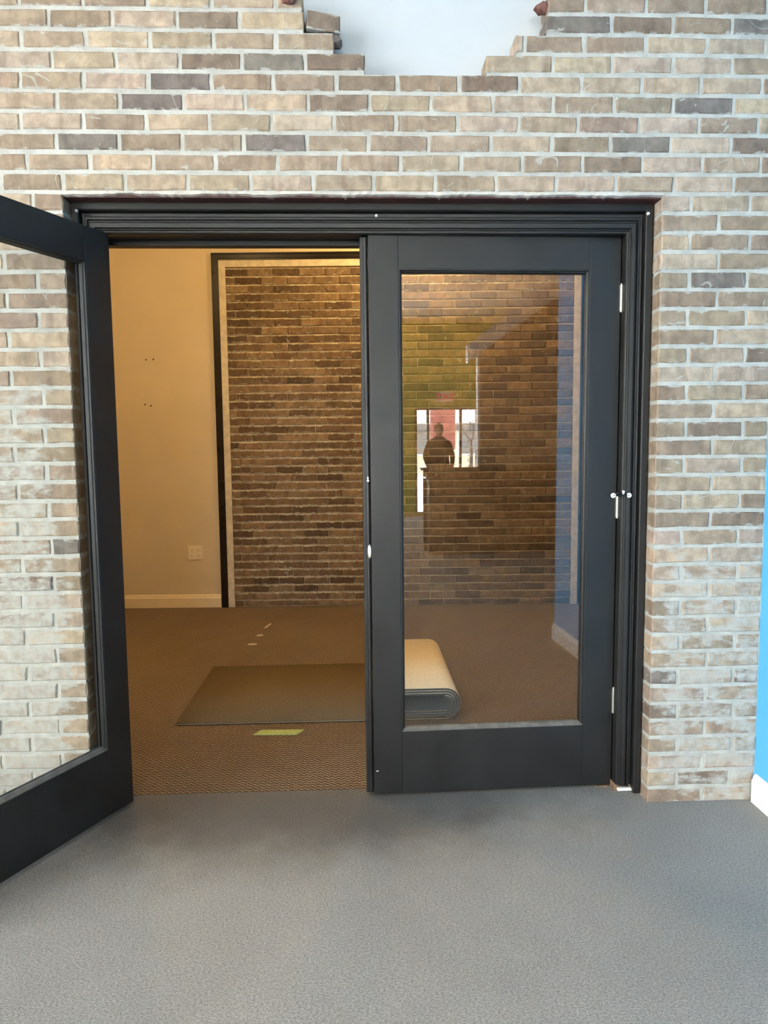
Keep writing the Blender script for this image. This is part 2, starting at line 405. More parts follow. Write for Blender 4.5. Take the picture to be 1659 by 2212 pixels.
# white wall behind the niche, inner leaf of the wall
tag(MB().box(-1.6, XR, .112, .13, 2.16, TOP).build('wall_upper', M['white_wall']), 'smooth white plaster wall showing through the stepped gap in the bricks', kind='structure')
w = MB()
w.box(XL, OPEN[0]-.005, .131, .26, 0, TOP); w.box(OPEN[1]+.005, 2.4, .131, .26, 0, TOP); w.box(OPEN[0]-.005, OPEN[1]+.005, .131, .26, 2.142, TOP)
tag(w.build('wall_inner', M['tan_wall']), 'tan plastered back of the brick wall facing the inner room', kind='structure')

# ------------------------------------------------------------------ floors
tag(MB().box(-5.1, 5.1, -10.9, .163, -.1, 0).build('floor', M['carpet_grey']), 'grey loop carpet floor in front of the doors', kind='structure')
tag(MB().box(-3.1, 2.5, .163, 3.6, -.1, -.002).build('floor', M['carpet_brown']), 'brown zigzag loop carpet floor of the inner room', kind='structure')

# ------------------------------------------------------------------ blue wall, baseboard
tag(MB().box(1.405, 1.53, -1.89, .1, 0, TOP).build('wall_right', M['blue_wall']), 'bright sky blue wall at the right edge beside the bricks', kind='structure')
def baseboard(name, x0, x1, y0, y1, h, face, mat, label):
    # moulded profile: flat face, small ogee on top; face = axis the board looks towards
    m = MB()
    if face == '-x':
        pr = [(x1, 0), (x0, 0), (x0, h*.78), (x0+(x1-x0)*.25, h*.84), (x0+(x1-x0)*.35, h*.92), (x0+(x1-x0)*.75, h), (x1, h)]
        a = [m.bm.verts.new((x, y0, z)) for x, z in pr]; c = [m.bm.verts.new((x, y1, z)) for x, z in pr]
    else:
        pr = [(y1, 0), (y0, 0), (y0, h*.74), (y0+(y1-y0)*.35, h*.82), (y0+(y1-y0)*.45, h*.93), (y0+(y1-y0)*.8, h), (y1, h)]
        a = [m.bm.verts.new((x0, y, z)) for y, z in pr]; c = [m.bm.verts.new((x1, y, z)) for y, z in pr]
    m._f(a); m._f(c[::-1]); n = len(pr)
    for i in range(n): m._f([a[i], a[(i+1) % n], c[(i+1) % n], c[i]])
    return tag(m.build(name, mat), label, kind='structure')
baseboard('baseboard_right', 1.386, 1.405, -1.89, -.012, .105, '-x', M['baseboard'], 'white baseboard along the foot of the blue wall')

# ------------------------------------------------------------------ door casing (trim_1)
tr1 = tag(empty('trim_1', (0, .065, 0)), 'black moulded casing framing the double doorway in the brick wall', kind='structure')
PROF = [(0, .098), (0, .060), (.24, .060), (.28, .064), (.30, .090), (.43, .092), (.46, .072), (.49, .070), (.56, .070), (.58, .077), (.61, .077), (.64, .067), (.70, .065), (.84, .066), (.87, .073), (.90, .074), (.92, .079), (.97, .080), (1.0, .084), (1.0, .118)]
cxL, cxR, cZ = -.982, 1.003, 2.134; US, UH = .084, .098
def sweep(name, nodes):
    m = MB(); rows = []
    for nd in nodes:
        row = []
        for s, y in PROF:
            if nd == 'BL': p = (cxL+US*s, y-.065, 0)
            elif nd == 'TL': p = (cxL+US*s, y-.065, cZ-UH*s)
            elif nd == 'TR': p = (cxR-US*s, y-.065, cZ-UH*s)
            else: p = (cxR-US*s, y-.065, .032 if s > .29 else .006)
            row.append(m.bm.verts.new(p))
        rows.append(row)
    n = len(PROF)
    for i in range(n): m._f([rows[0][i], rows[0][(i+1) % n], rows[1][(i+1) % n], rows[1][i]])
    m._f(rows[0]); m._f(rows[1][::-1])
    return m.build(name, M['black'], tr1)
sweep('side_casing', ('BL', 'TL')); sweep('head_casing', ('TL', 'TR')); sweep('side_casing', ('BR', 'TR'))
def jb(name, *a): return MB().box(a[0], a[1], a[2]-.065, a[3]-.065, a[4], a[5], .0015).build(name, M['black'], tr1)
jb('jamb', cxL, cxL+US-.003, .119, .166, 0, 2.13); jb('jamb', cxR-US+.003, cxR, .119, .275, .034, 2.13); jb('head_jamb', cxL+US-.003, cxR-US+.003, .119, .275, cZ-UH+.004, 2.13)
jb('door_stop', cxR-US-.010, cxR-US+.003, .172, .21, 0, 2.035); jb('door_stop', cxL, cxR-US-.010, .172, .21, 2.022, cZ-UH+.004)
wd = MB().box(.915, 1.0, .028-.0, .2-.065, 0, .033, .002); wd.box(.86, .915, .06, .10, 0, .006, .001)
wd.build('bare_wood_foot', M['bare_wood'], tr1)['label'] = 'bare unpainted wood at the casing foot'
MB().box(.93, .985, .018, .03, .004, .016, .002).build('white_filler', M['rubber'], tr1)

# ------------------------------------------------------------------ doors
def make_door(name, label, pin, W, sgn, rz, stile_h, stile_l, top, bot, z0, z1, gl):
    d = tag(empty(name, (pin[0], pin[1], 0), rz), label, kind='structure')
    X = lambda a, b: (min(sgn*a, sgn*b), max(sgn*a, sgn*b)); T = .045
    def bx(n, u0, u1, y0, y1, a, b, bev=.002, mat='black', par=d):
        x0, x1 = X(u0, u1); return MB().box(x0, x1, y0, y1, a, b, bev).build(n, M[mat], par)
    bx('stile', 0.002, stile_h, 0, T, z0, z1); bx('stile', W-stile_l, W, 0, T, z0, z1)
    bx('rail', stile_h, W-stile_l, 0, T, z1-top, z1); bx('rail', stile_h, W-stile_l, 0, T, z0, z0+bot)
    gx0, gx1, gz0, gz1 = stile_h, W-stile_l, z0+bot, z1-top
    pane = bx('glass_pane', gx0-.004, gx1+.004, T/2-.003, T/2+.003, gz0-.004, gz1+.004, 0, 'glass')
    # glazing beads, bevelled towards the glass, both faces
    for side in (0, 1):
        yo, yi = (.001, T/2-.0035) if side == 0 else (T-.001, T/2+.0035)
        for nm, pts, ax in (('bead', (gx0, gx1, gz0, 1), 'h'), ('bead', (gx0, gx1, gz1, -1), 'h'), ('bead', (gz0, gz1, gx0, 1), 'v'), ('bead', (gz0, gz1, gx1, -1), 'v')):
            a, b, c, s = pts; m = MB(); bw = .013
            sec = [(0, yo), (.004*s, yo), (.006*s, yo+(yi-yo)*.3), (.009*s, yo+(yi-yo)*.4), (bw*s, yi), (0, yi)]
            A, B = [], []
            for q, y in sec:
                e = abs(q)
                if ax == 'h': A.append(m.bm.verts.new((sgn*(a+e), y, c+q))); B.append(m.bm.verts.new((sgn*(b-e), y, c+q)))
                else: A.append(m.bm.verts.new((sgn*(c+q), y, a+e))); B.append(m.bm.verts.new((sgn*(c+q), y, b-e)))
            m._f(A); m._f(B[::-1]); n = len(sec)
            for i in range(n): m._f([A[i], A[(i+1) % n], B[(i+1) % n], B[i]])
            m.build(nm, M['bead_sheen'] if (ax == 'h' and s == 1) else M['black'], d)  # lower beads take the painted sheen, the rest stay black
    return d, bx
def hinges(d, zs, sgn):
    for za, zb in zs:
        m = MB(); n = 5; h = (zb-za)/n
        for i in range(n): m.tube((0, -.004, za+h*i+.0004), (0, -.004, za+h*(i+1)-.0004), .0072, n=14)
        m.tube((0, -.004, za-.003), (0, -.004, zb+.003), .0045, n=10); m.ball((0, -.004, zb+.003), .005, n=8)
        o = m.build('hinge', M['steel'], d); o['label'] = 'bright steel hinge knuckle'
TH2 = math.radians(1.6)
d2, bx2 = make_door('door_2', 'closed black glazed door leaf on the right of the doorway', (.920, .122), .906, -1, TH2, .115, .106, .114, .238, .012, 2.038, 1)
hinges(d2, ((1.778, 1.87), (1.036, 1.114), (.297, .389)), -1)
# astragal with its round bead along the meeting edge
MB().box(-.934, -.9075, .012, .045, .014, 2.034, .003).build('astragal', M['black'], d2)
m = MB(); m.tube((-.9155, .0125, .016), (-.9155, .0125, 2.03), .0065, n=12); m.build('astragal_bead', M['black'], d2)
m = MB(); m.lathe([(.0001, 0), (.018, 0), (.027, .001), (.027, .003), (.02, .0045), (.0001, .0048)], Matrix.Translation((-.9125, .006, .926)) @ Matrix.Rotation(math.radians(-28), 4, 'Z') @ Matrix.Rotation(math.radians(90), 4, 'X') @ Matrix.Diagonal((.30, 1, 1, 1)))
m.build('latch_plate', M['steel'], d2, smooth=True)['label'] = 'oval steel latch plate on the door edge'
m = MB(); m.tube((-.9155, .004, 1.183), (-.9155, .009, 1.183), .004, n=8); m.box(-.918, -.913, .003, .008, 1.188, 1.197, .001); m.build('catch', M['steel'], d2)
m = MB(); m.box(-.898, -.889, -.0012, .001, .100, .103, .0004); m.build('paint_chip', M['rubber'], d2)
# hinge pin stop with two rubber bumpers
sp = MB(); sp.tube((.0, -.004, 1.116), (.0, -.004, 1.128), .0095, n=14); sp.box(-.006, .006, -.058, -.004, 1.1175, 1.1245, .0015); sp.box(-.036, .020, -.060, -.052, 1.1175, 1.1245, .0015)
spo = sp.build('pin_stop', M['bronze'], d2)
for x in (-.037, .021):
    m = MB(); Rm = Matrix.Translation((x, -.052, 1.121)) @ Matrix.Rotation(math.radians(90), 4, 'X')
    m.lathe([(.0035, 0), (.0085, 0), (.0095, .003), (.0085, .008), (.0045, .009), (.0035, .007)], Rm, 16); m.build('bumper', M['rubber'], spo, smooth=True)
m = MB(); m.tube((0, -.056, 1.124), (0, -.056, 1.132), .003, n=8); m.ball((0, -.056, 1.134), .0055, n=10); m.build('pin_head', M['rubber'], spo, smooth=True)

TH1 = math.radians(-116.8)
d1, bx1 = make_door('door_1', 'open black glazed door leaf swung towards the left', (-.912, .115), .900, 1, TH1, .106, .108, .114, .238, .015, 2.040, 1)
hinges(d1, ((1.778, 1.87), (1.036, 1.114), (.297, .389)), 1)
m = MB(); m.tube((.80, .047, 1.0), (.80, .062, 1.0), .012, n=14); m.tube((.80, .062, 1.0), (.80, .075, 1.0), .022, .026, n=18); m.tube((.80, .075, 1.0), (.80, .085, 1.0), .026, .018, n=18)
m.build('knob', M['steel'], d1, smooth=False)

# white push pins on the casing
def pin_(x, z, y, label):
    m = MB(); Rm = Matrix.Translation((0, 0, 0)) @ Matrix.Rotation(math.radians(90), 4, 'X')
    m.lathe([(.0015, -.006), (.0015, .002), (.0052, .003), (.0056, .006), (.0036, .008), (.0048, .0105), (.0001, .0115)], Rm, 12)
    o = m.build('push_pin', M['rubber'], None, True, loc=(x, y, z), rot=(0, 0, 0)); tag(o, label, 'push pin', 'white push pins on the black casing')
pin_(-.962, 2.101, .06, 'white push pin at the upper left corner of the black casing')
pin_(.045, 2.096, .088, 'white push pin in the middle of the head casing above the doors')
pin_(.983, 2.096, .06, 'white push pin at the upper right corner of the black casing')
pin_(-.958, 1.56, .064, 'white push pin on the left casing seen through the open door glass')

# ------------------------------------------------------------------ inner room: far wall
FA = math.atan2(3.223-3.364, 1.622+1.984)       # the far wall stands a little askew
FO = Vector((0, 3.300, 0))
def far(name, mb, mats, parent=None, smooth=False):
    o = mb.build(name, mats, parent, smooth)
    if parent is None: o.location = FO; o.rotation_euler = (0, 0, FA)
    return o
fw = MB(); fw.box(-3.2, -1.12, 0, .2, 0, 3.3); fw.box(1.77, 2.7, 0, .2, 0, 3.3); fw.box(-1.12, 1.77, 0, .2, 2.80, 3.3); fw.box(-1.12, 1.77, .08, .2, 0, 2.80)
wfar = tag(far('wall_far', fw, M['tan_wall']), 'tan painted far wall of the inner room with a framed brick panel', kind='structure')
for x, z in ((-1.731, 2.034), (-1.672, 2.037), (-1.753, 1.677), (-1.706, 1.666)):
    m = MB(); m.tube((x, -.0015, z), (x, .004, z), .0065, n=10); m.build('screw_hole', M['hole'], wfar)
# brick panel
BX0, BX1, BZ0, BZ1 = -1.072, 1.718, -.02, 2.748
pw = tag(far('wall_panel', MB().box(-1.10, 1.75, .012, .079, 0, 2.79), M['far_mortar']), 'brown brick infill panel in the far wall under the warm lamp', kind='structure')
FCS, FMOD = .0657, .2085
FB = [S(118, 98, 76), S(124, 104, 81), S(110, 91, 71), S(128, 108, 85), S(106, 87, 68)]; FD = [S(92, 75, 59), S(87, 71, 56), S(98, 80, 63)]
fst = MB(); fcl = fst.bm.loops.layers.float_color.new('bcol'); frows = int((BZ1)/FCS)
cands = []
for k in range(frows+1):
    z1 = BZ1-FCS*k; z0 = z1-FCS
    off = -1.00+(0 if k % 2 else .094)+random.uniform(-.012, .012); xs = [BX0]; x = off
    while x < BX1-.02: xs.append(x+random.uniform(-.004, .004)); x += FMOD
    xs.append(BX1)
    for a, b in zip(xs, xs[1:]):
        if b-a < .03: continue
        cands.append((a, b, max(z0, .003), z1))
cands.sort(key=lambda c: ((c[0] > .06), -c[2]))
for i, (a, b, z0, z1) in enumerate(cands):
    L, H = b-a-.0045, z1-z0-.0115
    if H < .012: continue
    col = jit(random.choice(FB if random.random() < .74 else FD), .07); yo = random.uniform(-.003, .003)
    T_ = ((a+b)/2, yo, (z0+z1)/2-.002); ry = random.uniform(-.007, .007)
    if i < 296:
        o = obj('brick', brick_mesh(L, H, .06, random.randrange(7), M['far_brick']), None, pw, T_, (random.uniform(-.01, .01), ry, random.uniform(-.006, .006))); o.color = (*col, 1)
    else:
        for f in add_brick(fst, L, H, .06, lambda q: random.uniform(-q, q), Matrix.Translation(T_) @ Matrix.Rotation(ry, 4, 'Y')):
            if f:
                for lp in f.loops: lp[fcl] = (*col, 1)
o = fst.build('brickwork', M['far_brick_joined'], pw); o['kind'] = 'stuff'
# white inner trim and dark outer frame, mitred
def frame(name, x0, x1, z1, w, y0, y1, mat, label, zb=0.0, steps=False):
    root = tag(far(name, MB().box(x0, x0, 0, 0, 0, 0), None), label, kind='structure') if False else None
    e = empty(name, FO, FA); tag(e, label, kind='structure')
    L = [(x0, zb), (x0+w, zb), (x0+w, z1-w), (x0, z1)]; Rr = [(x1-w, zb), (x1, zb), (x1, z1), (x1-w, z1-w)]; H = [(x0, z1), (x0+w, z1-w), (x1-w, z1-w), (x1, z1)]
    for n_, pts in (('side', L), ('side', Rr), ('head', H)): MB().prism(pts, y0, y1).build(n_, mat, e)
    if steps:
        MB().box(x0+.004, x1-.004, y0-.008, y0, z1-.014, z1-.004, .002).build('moulding', mat, e); MB().box(x0+w*.75, x1-w*.75, y0-.006, y0, z1-w*.78, z1-w*.62, .001).build('moulding', mat, e)
    return e
frame('trim_2', -1.178, 1.825, 2.862, .056, -.018, .01, M['dark_trim'], 'dark outer frame around the brick panel on the far wall', 0, True)
frame('trim_3', -1.122, 1.769, 2.806, .053, -.012, .02, M['far_white'], 'pale weathered inner trim bordering the brick panel', 0)
bb = baseboard('baseboard_far', -3.0, -1.18, -.016, 0, .108, '-y', M['far_base'], 'cream baseboard under the tan far wall'); bb.location = FO; bb.rotation_euler = (0, 0, FA)
bb = baseboard('baseboard_far', 1.827, 2.4, -.016, 0, .108, '-y', M['far_base'], 'short cream baseboard right of the brick panel'); bb.location = FO; bb.rotation_euler = (0, 0, FA)
# double outlet
ot = tag(empty('wall_outlet', FO + Matrix.Rotation(FA, 3, 'Z') @ Vector((-1.386, 0, .46)), FA), 'cream double electrical outlet low on the tan far wall', 'outlet')
MB().box(-.060, .060, -.007, 0, -.058, .058, .003).build('cover_plate', M['cream'], ot)
for x in (-.026, .026):
    for z in (-.021, .021):
        m = MB(); m.lathe([(.0001, 0), (.0165, 0), (.0175, .002), (.0165, .004), (.0001, .004)], Matrix.Translation((x, -.006, z)) @ Matrix.Rotation(math.radians(90), 4, 'X') @ Matrix.Diagonal((1, .82, 1, 1)), 18)
        r = m.build('receptacle', M['cream'], ot)
        for dx, dz, w_, h_ in ((-.006, .003, .0022, .008), (.006, .003, .0022, .008), (0, -.008, .005, .004)):
            MB().box(x+dx-w_/2, x+dx+w_/2, -.0106, -.009, z+dz-h_/2, z+dz+h_/2).build('slot', M['hole'], r)
# shell of the inner room
tag(MB().box(-3.15, -3.0, .26, 3.6, 0, 3.3).build('wall_inner_left', M['tan_wall']), 'tan left side wall of the inner room', kind='structure')
tag(MB().box(2.4, 2.55, .131, 3.6, 0, 3.3).build('wall_inner_right', M['tan_wall']), 'tan right side wall of the inner room', kind='structure')
tag(MB().box(-3.15, 2.55, .26, 3.6, 3.2, 3.32).build('ceiling', M['grey_wall']), 'plain ceiling of the inner room', kind='structure')
# warm ceiling lamp near the brick panel
for loc, lab in (((.45, 2.5, 3.2), 'warm globe ceiling lamp close to the brick panel'), ((-1.3, 1.15, 3.2), 'warm globe ceiling lamp in the left part of the inner room')):
  lp = tag(empty('ceiling_lamp', loc), lab, 'lamp', 'globe ceiling lamps of the inner room')
  m = MB(); m.lathe([(.0001, 0), (.075, 0), (.075, -.012), (.05, -.03), (.03, -.05), (.0001, -.05)]); m.build('canopy', M['bronze'], lp, True)
  m = MB(); m.ball((0, 0, -.115), .075, n=20); m.build('globe', M['lamp'], lp, True)

# ------------------------------------------------------------------ rolled carpet with its unrolled end
cr = tag(empty('carpet_roll', (.0, .83, 0)), 'flattened carpet roll with beige backing, one end unrolled over the brown floor', 'carpet')
def spiral():
    R0, cxr, cxl, th = .082, .372, .088, .0125
    pts = [(-.91, .004), (-.45, .004), (0, .004), (cxr, .004)]   # centreline of the backing
    ins = .004; pitch = .0125
    cz = R0+.0
    total = 0
    for turn in range(4):
        # right half circle, from bottom to top
        for i in range(1, 17):
            t = i/16; r = R0-ins-pitch*(turn+t*.5); pts.append((cxr+r*1.0*math.sin(math.pi*t), cz-r*math.cos(math.pi*t)-(.0)))
        if turn == 3: break
        for i in range(1, 5): pts.append((cxr+(cxl-cxr)*i/5, pts[-1][1] if i == 1 else pts[-1][1]))
        for i in range(1, 17):
            t = i/16; r = R0-ins-pitch*(turn+.5+t*.5); pts.append((cxl-r*math.sin(math.pi*t), cz+r*math.cos(math.pi*t)))
        for i in range(1, 5): pts.append((cxl+(cxr-cxl)*i/5, pts[-1][1]))
    return pts
def ribbon(name, pts, o0, o1, y0, y1, mat):
    m = MB(); rows = []
    for i, (x, z) in enumerate(pts):
        a = Vector(pts[max(0, i-1)]); b = Vector(pts[min(len(pts)-1, i+1)]); t = (b-a).normalized(); n = Vector((-t.y, t.x))
        rows.append([m.bm.verts.new((x+n.x*o, y, z+n.y*o)) for o, y in ((o0, y0), (o1, y0), (o1, y1), (o0, y1))])
    for p, q in zip(rows, rows[1:]):
        for a in range(4): m._f([p[a], q[a], q[(a+1) % 4], p[(a+1) % 4]])
    m._f(rows[0]); m._f(rows[-1][::-1]); return m.build(name, mat, cr, True)
SP = spiral()
ribbon('backing', SP, -.0005, .0010, 0.001, .864, M['backing'])['label'] = 'beige carpet backing'
ribbon('pile', SP[3:], .0011, .0100, .0, .865, M['pile_grey'])['label'] = 'grey pile inside the roll'
ribbon('pile', SP[:4], .0017, .0085, .0, .865, M['pile'])['label'] = 'taupe pile of the unrolled end'

# green tape, pale scraps
m = MB(); m.bm.faces.new([m.bm.verts.new(p) for p in ((-.524, .700, .004), (-.329, .690, .004), (-.297, .738, .004), (-.493, .748, .004))])
r = bmesh.ops.extrude_face_region(m.bm, geom=m.bm.faces[:]);
for v in [g for g in r['geom'] if isinstance(g, bmesh.types.BMVert)]: v.co.z = -.001
tag(m.build('masking_tape', M['tape']), 'strip of pale green masking tape on the brown carpet', 'tape')
for (x, y, sx, sy, rz), lab in zip(((-.715, 2.68, .010, .06, -.2), (-.735, 2.42, .022, .014, .4), (-.755, 2.20, .03, .012, .1)), ('pale scrap on the brown carpet, farthest of three', 'pale scrap on the brown carpet, middle one of three', 'pale scrap on the brown carpet, nearest of three')):
    m = MB(); m.prism([(-sx, -.001), (sx*.8, -.001), (sx, .003), (0, .006), (-sx, .002)], -sy, sy); o = m.build('paper_scrap', M['scrap'], loc=(x, y, 0), rot=(0, 0, rz)); tag(o, lab, 'scrap', 'pale scraps on the brown carpet')

# ------------------------------------------------------------------ front room behind the camera (reflected in the glass)
def holed(name, axis, c0, c1, a0, a1, z1, holes, mat, label):
    """wall slab with rectangular holes: axis 'y' -> runs along x"""
    m = MB(); cuts = sorted({a0, a1, *[h[0] for h in holes], *[h[1] for h in holes]})
    for p, q in zip(cuts, cuts[1:]):
        zs = [(0, z1)]
        for h in holes:
            if h[0] <= p+1e-6 and h[1] >= q-1e-6:
                zs = [(0, h[2]), (h[3], z1)]
        for za, zb in zs:
            if zb-za < 1e-4: continue
            if axis == 'y': m.box(p, q, c0, c1, za, zb)
            else: m.box(c0, c1, p, q, za, zb)
    return tag(m.build(name, mat), label, kind='structure')
holed('wall_rear', 'y', -10.88, -10.70, -5.1, 5.1, TOP, [(WIN['x0'], WIN['x1'], WIN['z0'], WIN['z1']), (1.68, 2.92, 0.02, 2.09)], M['green_wall'], 'olive yellow rear wall of the front room with the glazed entrance')
holed('wall_left', 'x', -5.1, -5.0, -10.7, 0, TOP, [(LWIN['y0'], LWIN['y1'], LWIN['z0'], LWIN['z1'])], M['grey_wall'], 'off white left wall of the front room')
tag(MB().box(5.0, 5.1, -10.7, -1.0, 0, TOP).build('wall_side', M['grey_wall']), 'off white side wall past the blue wall', kind='structure')
tag(MB().box(1.53, 5.0, -1.89, -1.77, 0, TOP).build('wall_return', M['grey_wall']), 'off white return wall behind the blue wall', kind='structure')
def ceil_mat():
    t = NT('white_plank_ceiling'); P = t.pos(); s = t.node('ShaderNodeSeparateXYZ'); t.link(P, s.inputs[0])
    g = t.math('PINGPONG', s.outputs[1], .15); k = t.maprange(g, .0, .008, 0, 1)
    t.col(t.mix(k, S(150, 150, 148), S(232, 232, 228))); t.rough(.6, .3); t.bump(k, .5, .006); return t.m
tag(MB().box(-5.1, 5.1, -10.9, .13, TOP, TOP+.12).build('ceiling', ceil_mat()), 'white plank ceiling of the front room', kind='structure')
M['frame_grey'] = plain('grey_frame', S(120, 120, 116), .45)
def window(name, label, x0, x1, z0, z1, mull, y=-10.80, fr=.05):
    e = tag(empty(name, (x0, y, z0)), label, kind='structure')
    w, h = x1-x0, z1-z0
    def p(n_, *a): return MB().box(*a, .003).build(n_, M['frame_grey'], e)
    p('window_frame', 0, w, -.04, .04, 0, fr); p('window_frame', 0, w, -.04, .04, h-fr, h); p('window_frame', 0, fr, -.04, .04, fr, h-fr); p('window_frame', w-fr, w, -.04, .04, fr, h-fr)
    xs = [fr]+[mm for mm in mull]+[w-fr]
    for mm in mull: p('mullion', mm-fr/2, mm+fr/2, -.04, .04, fr, h-fr)
    for a, b in zip(xs, xs[1:]): MB().box(a, b, -.004, .004, fr, h-fr).build('pane', M['glass'], e)
    return e
window('window_1', 'wide display window in the olive rear wall', WIN['x0'], WIN['x1'], WIN['z0'], WIN['z1'], [1.25])
en = window('door_3', 'glazed entrance door with sidelights in the olive rear wall', 1.68, 2.92, .02, 2.09, [.26, .90], fr=.045)
sw = window('window_2', 'wide side window in the left wall of the front room', 0, LWIN['y1']-LWIN['y0'], LWIN['z0'], LWIN['z1'], [1.77, 3.53])
sw.location = (-5.05, LWIN['y0'], LWIN['z0']); sw.rotation_euler = (0, 0, math.radians(90))
def text_mesh(body, size, depth):
    cu = bpy.data.curves.new('t', 'FONT'); cu.body = body; cu.size = size; cu.extrude = depth; cu.align_x = 'CENTER'; cu.resolution_u = 3
    o = bpy.data.objects.new('t', cu); COL.objects.link(o); bpy.context.view_layer.update()
    me = bpy.data.meshes.new_from_object(o.evaluated_get(bpy.context.evaluated_depsgraph_get())); bpy.data.objects.remove(o); return me
for i, ch in enumerate('HOURS'):
    o = obj('letter', text_mesh(ch, .11, .001), M['rubber'], en, (1.075, -.0065, 1.38-i*.125), (math.radians(90), 0, 0))
ex = tag(empty('exit_sign', (2.24, -10.70, 2.18)), 'red exit sign above the glazed entrance', 'sign')
MB().box(-.15, .15, 0, .05, 0, .2, .006).build('housing', M['rubber'], ex)
obj('letters', text_mesh('EXIT', .17, .003), M['exit_red'], ex, (0, .054, .04), (math.radians(90), 0, math.radians(180)))
# sloped partition with white cap, counter in front of it
pt = tag(empty('wall_partition', (1.89, -6.2, 0)), 'brown partition wall with a sloping white cap behind the counter', kind='structure')
MB().prism([(0, 0), (3.1, 0), (3.1, 3.68), (1.35, 3.68), (0, 2.62)], -.08, .0).build('panel', M['brown_wall'], pt)
MB().prism([(-.16, 2.38), (1.62, 3.66), (1.6, 3.69), (1.30, 3.69), (-.16, 2.60)], -.1, .03).build('sloping_cap', M['baseboard'], pt)
MB().box(-.03, 0, -.09, .01, 0, 2.5, .003).build('edge_post', M['baseboard'], pt)
M['walnut'] = plain('dark_walnut', S(74, 58, 50), .45, var=.2, scale=14); M['ctop'] = plain('polished_dark_top', S(92, 80, 74), .12, var=.1)
ct = tag(empty('reception_counter', (1.13, -5.85, 0)), 'dark wooden reception counter with polished top before the partition', 'counter')
MB().box(.03, 2.2, -.16, .12, 0, .93, .004).build('body', M['walnut'], ct); MB().box(-.02, 2.25, -.1, .2, .93, .96, .006).build('worktop', M['ctop'], ct)
MB().box(.0, 2.2, -.2, -.16, 0, 1.03, .003).build('back_panel', M['walnut'], ct); MB().box(-.04, 2.25, -.3, -.1, 1.03, 1.06, .006).build('ledge', M['ctop'], ct)
for i in range(4): MB().box(.08+i*.53, .56+i*.53, .12, .132, .08, .86, .004).build('front_panel', M['walnut'], ct)
M['coat'] = plain('dark_coat_cloth', S(52, 46, 46), .9, var=.2); M['skin'] = plain('skin', S(190, 146, 122), .6); M['hair'] = plain('dark_hair', S(40, 32, 28), .7, var=.3); M['trouser'] = plain('dark_trousers', S(40, 42, 50), .9)
oc = tag(empty('office_chair', (2.35, -6.95, 0), .3), 'black office chair behind the reception counter', 'chair')
MB().box(-.23, .23, -.22, .22, .44, .52, .03).build('seat', M['coat'], oc); MB().box(-.21, .21, .2, .26, .6, 1.2, .03).build('backrest', M['coat'], oc)
m = MB(); m.tube((0, 0, .08), (0, 0, .44), .03); m.build('column', M['bronze'], oc); MB().box(-.03, .03, .18, .24, .48, .66, .01).build('back_bracket', M['bronze'], oc)
for i in range(5):
    t = i*2*math.pi/5; m = MB(); m.tube((0, 0, .09), (.27*math.cos(t), .27*math.sin(t), .06), .022, .015); m.ball((.27*math.cos(t), .27*math.sin(t), .03), .03, n=10); m.build('leg', M['bronze'], oc)
# the person standing by the entrance in a dark coat
pe = tag(empty('person', (2.03, -10.05, 0)), 'person in a dark coat standing inside the glazed entrance', 'person')
def skin_mesh(verts, edges, radii, name, sub=2):
    me = bpy.data.meshes.new(name); me.from_pydata(verts, edges, []); o = bpy.data.objects.new(name, me); COL.objects.link(o)
    md = o.modifiers.new('s', 'SKIN'); md.use_smooth_shade = True; o.modifiers.new('d', 'SUBSURF').levels = sub
    for i, r in enumerate(radii): me.skin_vertices[0].data[i].radius = r if isinstance(r, tuple) else (r, r)
    me.skin_vertices[0].data[0].use_root = True
    bpy.context.view_layer.update(); out = bpy.data.meshes.new_from_object(o.evaluated_get(bpy.context.evaluated_depsgraph_get()))
    bpy.data.objects.remove(o); out.name = name
    for p_ in out.polygons: p_.use_smooth = True
    return out
V = [(0,0,.95),(0,0,1.12),(0,.01,1.30),(0,0,1.44),(0,0,1.52)]; Ed = [(0,1),(1,2),(2,3),(3,4)]; Rd = [(.17,.12),(.15,.11),(.17,.12),(.13,.08),(.055,.055)]
for s in (-1, 1):
    b0 = len(V); V += [(s*.17,0,1.41),(s*.26,-.02,1.16),(s*.22,.12,.98),(s*.19,.19,.97)]; Ed += [(3,b0),(b0,b0+1),(b0+1,b0+2),(b0+2,b0+3)]; Rd += [.062,.052,.04,.028]
    b0 = len(V); V += [(s*.09,0,.88),(s*.10,.01,.50),(s*.10,-.02,.09),(s*.11,.10,.04)]; Ed += [(0,b0),(b0,b0+1),(b0+1,b0+2),(b0+2,b0+3)]; Rd += [.095,.065,.045,.04]
for s in (-1, 1):     # fingers, curled against the coat hem
    base = 8 if s < 0 else 16
    hv = [i for i, v in enumerate(V) if abs(v[0]-s*.19) < 1e-6 and abs(v[1]-.19) < 1e-6][0]
    for f in range(5):
        b0 = len(V); z = .985-.012*f; V += [(s*(.17-.004*f), .225, z), (s*(.15-.004*f), .245, z-.012)]; Ed += [(hv, b0), (b0, b0+1)]; Rd += [.009, .008]
obj('body', skin_mesh(V, Ed, Rd, 'body'), M['coat'], pe)
m = MB(); m.lathe([(.16,.62),(.20,.66),(.19,.9),(.17,1.12),(.185,1.32),(.12,1.46),(.07,1.52)], Matrix.Diagonal((1.12,.78,1,1)), 24); m.build('coat', M['coat'], pe, True)
m = MB(); m.ball((0,.02,1.625), .1, .78, .95, 1.2); m.ball((0,.12,1.61), .017, .8, 1.1, 1.5, 8); m.ball((0,.105,1.565), .02, 1.3, .5, .4, 8)
for s in (-1, 1): m.ball((s*.08,.02,1.62), .02, .4, .8, 1.4, 8); m.ball((s*.032,.108,1.64), .011, 1.2, .6, .8, 8)
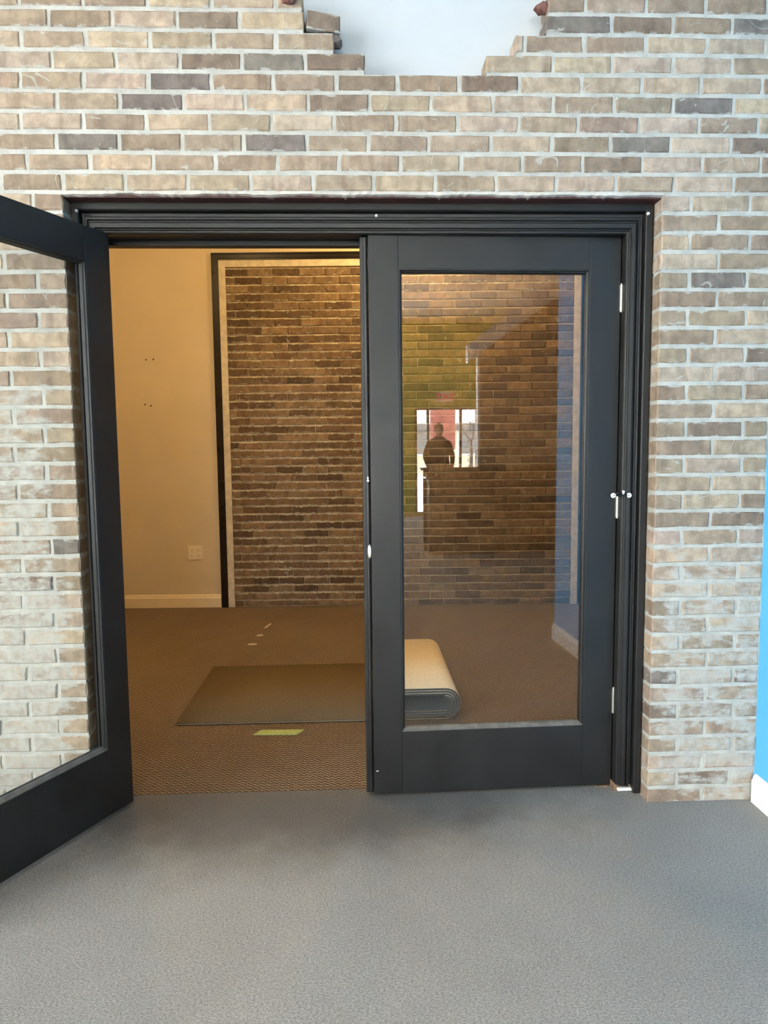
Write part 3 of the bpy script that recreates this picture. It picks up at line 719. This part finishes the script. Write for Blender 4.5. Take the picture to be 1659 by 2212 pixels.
m.tube((0,0,1.48),(0,.01,1.56),.05,.048); m.build('head', M['skin'], pe, True)
m = MB(); m.ball((0,-.006,1.655), .107, .8, .95, 1.08); m.build('hair', M['hair'], pe, True)

# outside: snow and two street fronts
M['snow'] = plain('snow', S(240, 243, 248), .9, var=.02); M['stucco'] = plain('tan_stucco', S(236, 218, 186), .9); M['redbrick'] = plain('red_brick_front', S(150, 84, 74), .9, var=.2, scale=6)
tag(MB().box(-40, 40, -60, -10.9, -.25, -.08).build('ground', M['snow']), 'snow covered ground outside the entrance', kind='structure')
tag(MB().box(-40, -5.12, -10.9, 6, -.25, -.08).build('ground', M['snow']), 'snow covered ground outside the side window', kind='structure')
def house(x0, x1, y, h, mat, label):
    e = tag(empty('street_building', (x0, y, -.08)), label, 'building'); w_ = x1-x0
    MB().box(0, w_, -6, 0, 0, h).build('wall', mat, e); MB().box(-.3, w_+.3, -6.3, .3, h, h+.35, .02).build('roof', M['frame_grey'], e)
    n = max(2, int(w_/2.4))
    for i in range(n):
        cx_ = (i+.5)*w_/n; f = MB().box(cx_-.6, cx_+.6, 0, .06, 1.0, 2.5, .01).build('window', M['rubber'], e); MB().box(cx_-.5, cx_+.5, .06, .07, 1.1, 2.4).build('pane', M['frame_grey'], f)
house(-1, 14.0, -34, 2.35, M['stucco'], 'low tan building across the snowy street')
py = tag(empty('brick_pylon', (3.93, -20.3, -.08)), 'red brick pylon standing in the snow outside the entrance', 'pylon')
MB().box(-.38, .38, -.25, .25, 0, 3.6, .01).build('shaft', M['redbrick'], py); MB().box(-.46, .46, -.33, .33, 3.6, 3.75, .02).build('cap', M['frame_grey'], py); MB().box(-.44, .44, -.31, .31, 0, 1.35, .02).build('plinth', M['stucco'], py)
tree = tag(empty('bare_tree', (5.7, -24, -.1)), 'bare leafless tree in the snow outside the entrance', 'tree')
M['bark'] = plain('grey_bark', S(84, 74, 70), .9)
tb = MB(); tb.tube((0, 0, 0), (.02, 0, 1.2), .09, .06, 10); tb.build('trunk', M['bark'], tree); tb = MB()
def grow(p, d, L, r, n):
    q = p+d*L; tb.tube(p, q, r, r*.65, 5, False)
    if n:
        for _ in range(3): grow(q, (d+Vector((random.uniform(-.7, .7), random.uniform(-.7, .7), random.uniform(-.1, .5)))).normalized(), L*.72, r*.62, n-1)
grow(Vector((.02, 0, 1.15)), Vector((0, 0, 1)), .5, .055, 4); tb.build('branches', M['bark'], tree)
print('front bricks', nfront, 'far bricks', len(cands))
